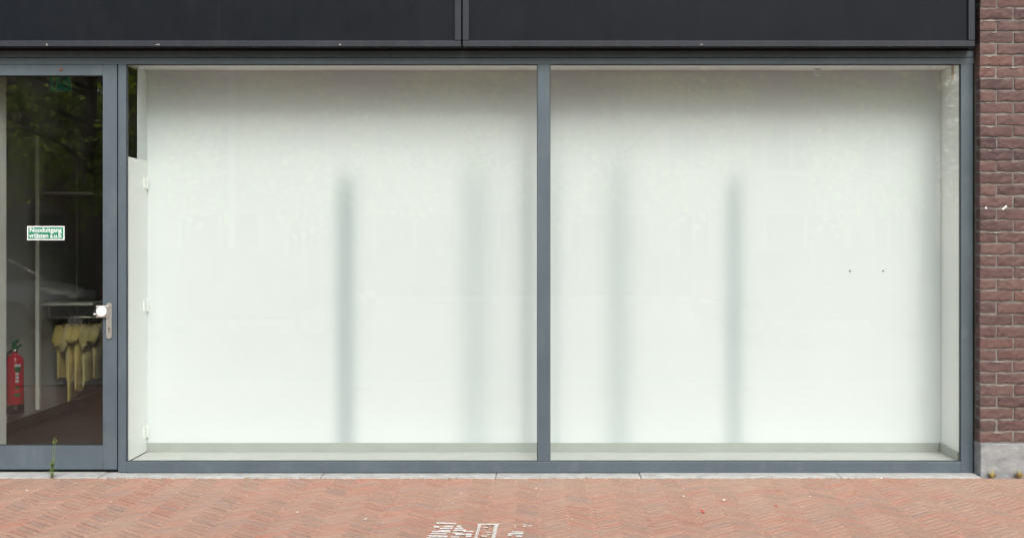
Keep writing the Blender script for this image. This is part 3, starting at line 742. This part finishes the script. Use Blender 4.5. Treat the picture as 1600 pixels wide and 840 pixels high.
es_local(bx(-0.003, 0.003, -0.003, 0.003, 0.121, 0.26)).build('hanger', 'ext_black', es)

# ------------------------------------------------------------------ painted lettering on the pavement (worn, cut by the frame edge)
pt = MB()
def zp(a, b): return ground(640 + a / 7.27, 790 + b / 7.27)
def stroke(a0, b0, a1, b1, h):
    p = [zp(a0, b0 - h / 2), zp(a1, b1 - h / 2), zp(a1, b1 + h / 2), zp(a0, b0 + h / 2)]
    z = Vector((0, 0, 0.0042)); n = len(pt.v)
    pt.v += [tuple(q + z) for q in p]; pt.f.append((n + 3, n + 2, n + 1, n))
for s in [(305, 198, 530, 206, 15), (275, 240, 335, 244, 20), (385, 243, 500, 236, 14), (345, 262, 490, 258, 13), (330, 284, 460, 286, 12), (255, 296, 465, 300, 13), (240, 318, 420, 322, 12), (215, 344, 430, 352, 18), (190, 372, 420, 378, 18), (170, 402, 380, 408, 18),
          (535, 236, 590, 236, 16), (510, 262, 610, 258, 16), (500, 284, 640, 280, 16), (610, 294, 725, 296, 13), (490, 312, 610, 318, 14), (520, 330, 710, 326, 16), (640, 350, 700, 348, 18), (470, 356, 560, 360, 12), (450, 385, 680, 390, 18),
          (765, 216, 1020, 214, 14), (1120, 322, 1290, 318, 16), (1160, 300, 1290, 302, 10), (1110, 340, 1160, 338, 14), (1200, 345, 1280, 350, 16), (1185, 224, 1212, 222, 8), (1190, 242, 1212, 242, 12), (1290, 238, 1325, 232, 12), (1285, 214, 1330, 212, 6), (1335, 230, 1390, 228, 8),
          (830, 246, 890, 250, 8), (860, 300, 960, 310, 7), (815, 345, 880, 350, 14), (880, 330, 930, 336, 8)]: stroke(*s)
for k in range(14):
    b = 226 + k * 14; stroke(778 - k * 4.2, b, 812 - k * 4.2 + 4 * math.sin(k * 2), b + 2, 11); stroke(962 - k * 3.2, b, 1006 - k * 3.2 + 4 * math.sin(k * 3), b + 1, 11)
pm = pt.build('painted_lettering', 'worn_paint', pav)
pm['label'] = 'worn white stencilled lettering on the red pavers'

# ------------------------------------------------------------------ weeds and litter
def blade(m, p, d, L, w, bend):
    p = Vector(p); d = Vector(d).normalized(); s = d.cross(Vector((0, 0, 1)))
    s = s.normalized() if s.length > 1e-3 else Vector((1, 0, 0))
    q = []
    for i in range(4):
        t = i / 3; c = p + d * L * t + Vector((0, 0, -bend * L * t * t)); ww = w * (1 - t * 0.9)
        q.append((c - s * ww, c + s * ww))
    n = len(m.v)
    for a, b in q: m.v += [tuple(a), tuple(b)]
    for i in range(3): m.f.append((n + 2 * i, n + 2 * i + 1, n + 2 * i + 3, n + 2 * i + 2))
rw = random.Random(5)
def tuft(x, y, n, h, spread, name, label, cat, mats, group=None):
    r_ = root(name, (x, y, 0), label, cat, group)
    for mt, nn in mats:
        m = MB()
        for k in range(nn):
            a = rw.uniform(0, 2 * math.pi); s = rw.uniform(0.1, 1) * spread
            blade(m, (x + math.cos(a) * 0.012, y + math.sin(a) * 0.008, 0.0), (math.cos(a) * s, math.sin(a) * s * 0.6, 1), h * rw.uniform(0.4, 1), 0.0022, rw.uniform(0, 0.5))
        m.build('blades', mt, r_)
tuft(PX(1551, 7.86), -0.145, 60, 0.07, 0.9, 'grass_tuft', 'straw yellow grass tuft nearest the window frame at the concrete base', 'grass tuft', [('straw', 60), ('weed_green', 12)], 'dry tufts along the concrete base')
tuft(PX(1594, 7.86), -0.145, 60, 0.07, 1.2, 'grass_tuft', 'straw yellow grass tuft at the right picture edge below the concrete base', 'grass tuft', [('straw', 70), ('weed_green', 10)], 'dry tufts along the concrete base')
tuft(PX(388 / 1, 7.86), -0.18, 10, 0.022, 1.5, 'grass_tuft', 'tiny dry grass tuft at the threshold under the left window', 'grass tuft', [('straw', 14), ('weed_green', 3)], 'tiny dry tufts along the threshold')
# tall thin weed before the door
wxp, wyp = PX(83, 7.85), -0.18
wd = root('weed', (wxp, wyp, 0), 'thin green flowering weed growing before the glass door', 'weed')
stems = [[(0, 0, 0), (0.006, 0, 0.09), (0.0, 0.004, 0.18), (0.012, 0, 0.265)], [(0, 0, 0), (0.004, 0, 0.07), (0.016, 0, 0.15), (0.021, 0, 0.25)], [(0, 0, 0), (-0.012, 0, 0.05), (-0.008, 0, 0.11)]]
m = MB(); lf = MB(); fl = MB()
for st_ in stems:
    m.tube([(wxp + a, wyp + b, c) for a, b, c in st_], [0.0022, 0.0018, 0.0013, 0.0008][:len(st_)], 5)
for k in range(26):
    z = rw.uniform(0.005, 0.1) if k < 20 else rw.uniform(0.1, 0.2); a = rw.uniform(0, 6.28)
    blade(lf, (wxp + 0.004, wyp, z), (math.cos(a), math.sin(a) * 0.6, 0.6), rw.uniform(0.025, 0.06) * (1 if k < 20 else 0.5), 0.009 if k < 20 else 0.003, 0.4)
for k in range(16):
    st_ = stems[k % 2]; t = rw.uniform(0.86, 1); z = st_[-1][2] * t; c = Vector((wxp + st_[-1][0] + rw.uniform(-0.012, 0.012), wyp + rw.uniform(-0.008, 0.008), z))
    fl.lathe([(0.0008, -0.003), (0.0026, 0), (0.0008, 0.003)], c, 6)
m.build('stem', 'weed_green', wd); tag(lf.build('leaves', 'weed_green', wd), kind='stuff'); fl.build('flower', 'weed_green', wd)
# litter: petals and scraps
def scrap(x, y, w, mat, name, label, cat, group, curl=0.5):
    p = ground(x, y); m = MB(); n = 7; a0 = rw.uniform(0, 6.28); pts = []
    for k in range(n):
        a = 2 * math.pi * k / n; r_ = w * (0.6 + 0.5 * rw.random()) * (1 if abs(math.cos(a - a0)) > 0.5 else 0.6)
        pts.append((p.x + r_ * math.cos(a), p.y + r_ * math.sin(a) * 1.2, 0.006 + w * curl * max(0, math.cos(a - a0)) ** 2))
    m.poly(pts, (0, 0, 0.0015)); o = m.build(name, mat); tag(o, label, cat, group); return o
rf = scrap(1098, 801, 0.014, 'petal_red', 'flower_petal', 'bright red flower petal lying on the pavers right of the mullion', 'petal', None, 1.0)
scrap(1213, 791, 0.011, 'petal_red', 'flower_petal', 'small dull red petal on the pavers, right of the bright red petal', 'petal', None, 0.3)
for k, (x, y, w, lb) in enumerate([(464, 801, 0.010, 'pale scrap on the pavers left of the painted lettering'), (571, 812, 0.012, 'cream scrap on the pavers just left of the painted lettering'), (720, 772, 0.009, 'white scrap on the pavers above the painted lettering'),
        (708, 788, 0.010, 'oblong white scrap on the pavers close above the painted lettering'), (1131, 782, 0.013, 'white scrap on the pavers above and right of the red petal'), (1068, 776, 0.011, 'white scrap on the pavers above and left of the red petal'), (1266, 777, 0.010, 'white scrap on the pavers right of the small dull red petal'),
        (42, 767, 0.010, 'pale scrap on the pavers below the door, leftmost of the scraps'), (174, 785, 0.010, 'pale scrap on the pavers below the lock side of the door'), (1378, 748, 0.010, 'white scrap at the foot of the threshold near the brick wall'), (894, 812, 0.008, 'tiny cream scrap on the pavers below the mullion'), (838, 764, 0.008, 'tiny white scrap on the pavers at the foot of the mullion')]):
    scrap(x, y, w, 'petal_white', 'paper_scrap', lb, 'scrap', 'pale scraps on the pavers', 0.3)
lit = MB(); rl = random.Random(9)                     # sand, crumbs and leaf bits gathered along the threshold
for k in range(900):
    near = rl.random() < 0.6
    x = rl.uniform(-3.9, 3.4); y = -0.175 - abs(rl.gauss(0, 0.014)) if near else rl.uniform(-1.95, -0.18); w = rl.uniform(0.001, 0.0035) * (1.3 if near else 1)
    if near and noise.noise((x * 2.2, 3, 0)) < -0.05: continue
    a = rl.uniform(0, 3); c, s = math.cos(a) * w, math.sin(a) * w
    lit.poly([(x + c, y + s, 0.003), (x - s, y + c, 0.003), (x - c, y - s, 0.003 + w * 0.6), (x + s, y - c, 0.003)], (0, 0, w * 0.7))
tag(lit.build('leaf_crumbs', 'dry_leaf'), 'brown leaf crumbs gathered along the threshold', 'debris', kind='stuff')

# ------------------------------------------------------------------ the other side of the street (seen mirrored in the glass)
def tree_proto(seed):
    rr = random.Random(seed); t = root('street_tree', (0, 0, 0), 'x', 'tree', 'street trees mirrored in the glass')
    tr = MB().tube([(0, 0, -0.15), (0.03, 0.02, 1.4), (-0.05, 0.05, 3.0), (0.06, 0, 5.2), (0, 0, 8.4)], [0.17, 0.14, 0.12, 0.08, 0.02], 10)
    for k in range(14):
        z = rr.uniform(1.9, 6.5); a = rr.uniform(0, 6.28); L = rr.uniform(1.4, 2.6)
        tr.tube([(0, 0, z), (math.cos(a) * L * 0.5, math.sin(a) * L * 0.5, z + 0.35), (math.cos(a) * L, math.sin(a) * L, z + 0.6)], [0.05, 0.03, 0.01], 6)
    tr.build('trunk', 'bark', t, True)
    cr = MB(); cl = []
    for k in range(70):
        a = rr.uniform(0, 6.28); z = rr.uniform(2.2, 10.2); h = (z - 2.0) / 8.4
        r_ = 2.9 * math.sin(math.pi * min(1, 0.22 + 0.78 * h)) ** 0.7 * math.sqrt(rr.uniform(0.1, 1))
        cl.append((r_ * math.cos(a), r_ * math.sin(a), z, rr.uniform(0.35, 0.85)))
    for (cx, cy, cz, cr_) in cl:
        for q in range(130):
            d = Vector((rr.gauss(0, 1), rr.gauss(0, 1), rr.gauss(0, 0.8))).normalized() * cr_ * rr.uniform(0.35, 1.05)
            p = Vector((cx, cy, cz)) + d; nrm = (d + Vector((rr.gauss(0, .4), rr.gauss(0, .4), 0.5 + rr.gauss(0, .4)))).normalized()
            u = nrm.orthogonal().normalized(); u.rotate(Matrix.Rotation(rr.uniform(0, 6.28), 3, nrm)); v = nrm.cross(u); s = rr.uniform(0.06, 0.12)
            n = len(cr.v); cr.v += [tuple(p - u * s), tuple(p - v * s * 0.6), tuple(p + u * s), tuple(p + v * s * 0.6)]; cr.f.append((n, n + 1, n + 2, n + 3))
    me = bpy.data.meshes.new('crown'); me.from_pydata(cr.v, [], cr.f); me.update(); me.materials.append(MAT['tree_leaf'])
    attach(link(bpy.data.objects.new('crown', me)), t)
    return t
tp = tree_proto(21)
tspots = [(-8.5, -16.6, 80, 1.05, 'leafy street tree mirrored in the door glass'), (-3.6, -17.4, 200, 0.95, 'leafy street tree mirrored in the left window'),
          (1.4, -17.0, 140, 1.05, 'leafy street tree mirrored in the right window near the mullion'), (7.4, -17.2, 300, 0.95, 'leafy street tree mirrored in the right window near the brick wall')]
for i, (x, y, a, s, lb) in enumerate(tspots):
    t = tp if i == 0 else copy_tree(tp); t.location = (x, y, -0.1); t.rotation_euler = (0, 0, R(a)); t.scale = (s, s, s); t['label'] = lb

def car(name, x, y, paint, label):
    t = root(name, (x, y, -0.1), label, 'car')
    z = -0.1
    def P(pts, hw, dz=0): return [(x + a, y - hw, z + b + dz) for a, b in pts]
    side = [(-2.08, 0.32), (-2.1, 0.62), (-2.02, 0.86), (-1.6, 0.94), (0.95, 0.95), (1.75, 0.84), (2.05, 0.66), (2.1, 0.34)]
    bm = bmesh.new(); m = MB().poly(P(side, 0.86), (0, 1.72, 0)); me = m.mesh('body')
    bm.from_mesh(me); bmesh.ops.bevel(bm, geom=bm.edges[:], offset=0.06, segments=3, affect='EDGES', profile=0.6); b2 = MB().bm(bm); b2.build('body', paint, t, True)
    cab = [(-1.85, 0.93), (-1.45, 1.38), (-0.1, 1.45), (0.35, 1.40), (1.15, 0.94)]
    c = MB(); n = len(cab)
    for s in (-1, 1):
        for a, b in cab: c.v.append((x + a, y + s * (0.8 - (b - 0.93) * 0.36), z + b))
    c.f += [tuple(range(n)), tuple(range(2 * n - 1, n - 1, -1))] + [(i, i + n, (i + 1) % n + n, (i + 1) % n) for i in range(n)]
    c.build('window', 'car_glass', t)
    r_ = MB().poly([(x - 1.44, y - 0.62, z + 1.385), (x - 0.1, y - 0.6, z + 1.455), (x + 0.34, y - 0.62, z + 1.41), (x + 0.34, y + 0.62, z + 1.41), (x - 0.1, y + 0.6, z + 1.455), (x - 1.44, y + 0.62, z + 1.385)][0:3] + [(x + 0.34, y - 0.62, z + 1.43), (x - 0.1, y - 0.6, z + 1.48), (x - 1.44, y - 0.62, z + 1.41)], (0, 1.22, 0))
    r_.build('roof', paint, t)
    for s in (-1, 1):
        for a0, b0, a1, b1 in ((-1.86, 0.94, -1.45, 1.4), (-0.35, 0.94, -0.3, 1.45), (1.16, 0.94, 0.35, 1.42)):
            MB().tube([(x + a0, y + s * 0.8, z + b0), (x + a1, y + s * 0.635, z + b1)], 0.035, 6).build('pillar', paint, t)
        for a in (-1.3, 1.3):
            wh = MB().lathe([(0.24, -0.1), (0.31, -0.1), (0.32, -0.08), (0.32, 0.08), (0.31, 0.1), (0.24, 0.1)], (x + a, y + s * 0.78, z + 0.32), 20, 'y').build('wheel', 'rubber', t, True)
            MB().lathe([(0.2, -0.105), (0.22, -0.1), (0.22, 0.1), (0.2, 0.105)], (x + a, y + s * 0.78, z + 0.32), 16, 'y').build('rim', 'screw_metal', wh)
        bx(x - 2.115, x - 1.9, y + s * 0.7 - 0.17, y + s * 0.7 + 0.17, z + 0.66, z + 0.84, b=0.02).build('taillight', 'lamp_red', t)
        bx(x - 2.118, x - 1.88, y + s * 0.7 - 0.172, y + s * 0.7 + 0.172, z + 0.6, z + 0.655, b=0.015).build('reversing_light', 'lamp_clear', t)
        bx(x + 1.86, x + 2.1, y + s * 0.66 - 0.16, y + s * 0.66 + 0.16, z + 0.6, z + 0.74, b=0.03).build('headlight', 'lamp_clear', t)
    return t
car('parked_car', -9.75, -13.4, 'car_silver', 'silver parked car mirrored at the left edge of the door glass')
car('parked_car', -4.95, -13.5, 'car_blue', 'dark blue parked car mirrored in the door glass above the lower shelf')
car('parked_car', 4.6, -13.5, 'car_grey', 'dark grey parked car mirrored faintly in the right window')

def house(x, y, w, label):
    t = root('terraced_house', (x, y, 0), label, 'house', 'terraced houses across the street')
    f = y
    bx(x - w / 2 + 0.01, x + w / 2 - 0.01, y - 8, y, -0.1, 5.6).build('wall', 'house_brick', t)
    rr_ = MB().poly([(x - w / 2, y + 0.4, 5.62), (x - w / 2, y - 8.4, 5.62), (x - w / 2, y - 4, 9.2)], (w, 0, 0)).build('roof', 'house_roof', t)
    bx(x + w / 2 - 0.9, x + w / 2 - 0.3, y - 4.4, y - 3.7, 8.6, 10).build('chimney', 'house_brick', rr_)
    def win(a, b, z0, z1, nm='window'):
        fr = MB(); th = 0.09
        for u0, u1, v0, v1 in ((a, b, z0, z0 + th), (a, b, z1 - th, z1), (a, a + th, z0 + th, z1 - th), (b - th, b, z0 + th, z1 - th), ((a + b) / 2 - 0.04, (a + b) / 2 + 0.04, z0 + th, z1 - th)):
            fr.box(x + u0, x + u1, f + 0.001, f + 0.06, v0, v1)
        o = fr.build(nm, 'house_white', t)
        bx(x + a + 0.02, x + b - 0.02, f + 0.002, f + 0.03, z0 + 0.02, z1 - 0.02).build('pane', 'car_glass', o)
        if nm == 'window': bx(x + a - 0.05, x + b + 0.05, f + 0.001, f + 0.14, z0 - 0.08, z0 - 0.002).build('sill', 'concrete_fine', o)
    win(-2.2, 0.2, 0.8, 2.3); win(-2.2, -0.6, 3.4, 4.8); win(0.6, 2.1, 3.4, 4.8)
    win(0.9, 1.9, 0.1, 2.35, 'door')
    return t
for i in range(5):
    nm = ['leftmost', 'second from the left', 'middle', 'second from the right', 'rightmost'][i]
    house(-13.9 + i * 5.6, -30, 5.58, 'brick terraced house mirrored in the glass, %s of five' % nm)
lp = root('street_lamp', (-5.6, -15.4, -0.1), 'pale street lamp post mirrored at the upper left of the left window', 'street lamp')
MB().tube([(-5.6, -15.4, -0.1), (-5.6, -15.4, 1.0), (-5.6, -15.4, 1.02), (-5.6, -15.4, 6.2)], [0.1, 0.1, 0.07, 0.05], 12).build('post', 'lamp_pole', lp, True)
MB().tube([(-5.6, -15.4, 6.15), (-5.6, -15.1, 6.3), (-5.6, -14.5, 6.36)], 0.03, 8).build('arm', 'lamp_pole', lp, True)
bx(-5.71, -5.49, -14.8, -14.1, 6.33, 6.45, b=0.03).build('lamp_head', 'lamp_pole', lp)
hd = MB(); rh = random.Random(31)
for k in range(9000):
    p = Vector((rh.uniform(-16.5, 11), rh.gauss(-28.3, 0.3), rh.uniform(0, 1.15) + 0.12 * math.sin(k))); nrm = Vector((rh.gauss(0, .6), abs(rh.gauss(0, .6)), rh.gauss(0.4, .5))).normalized()
    u = nrm.orthogonal().normalized(); v = nrm.cross(u); s = rh.uniform(0.06, 0.14); n = len(hd.v)
    hd.v += [tuple(p - u * s), tuple(p - v * s * .6), tuple(p + u * s), tuple(p + v * s * .6)]; hd.f.append((n, n + 1, n + 2, n + 3))
tag(hd.build('hedge', 'hedge_leaf'), 'low green hedge before the houses across the street', 'hedge', kind='stuff')
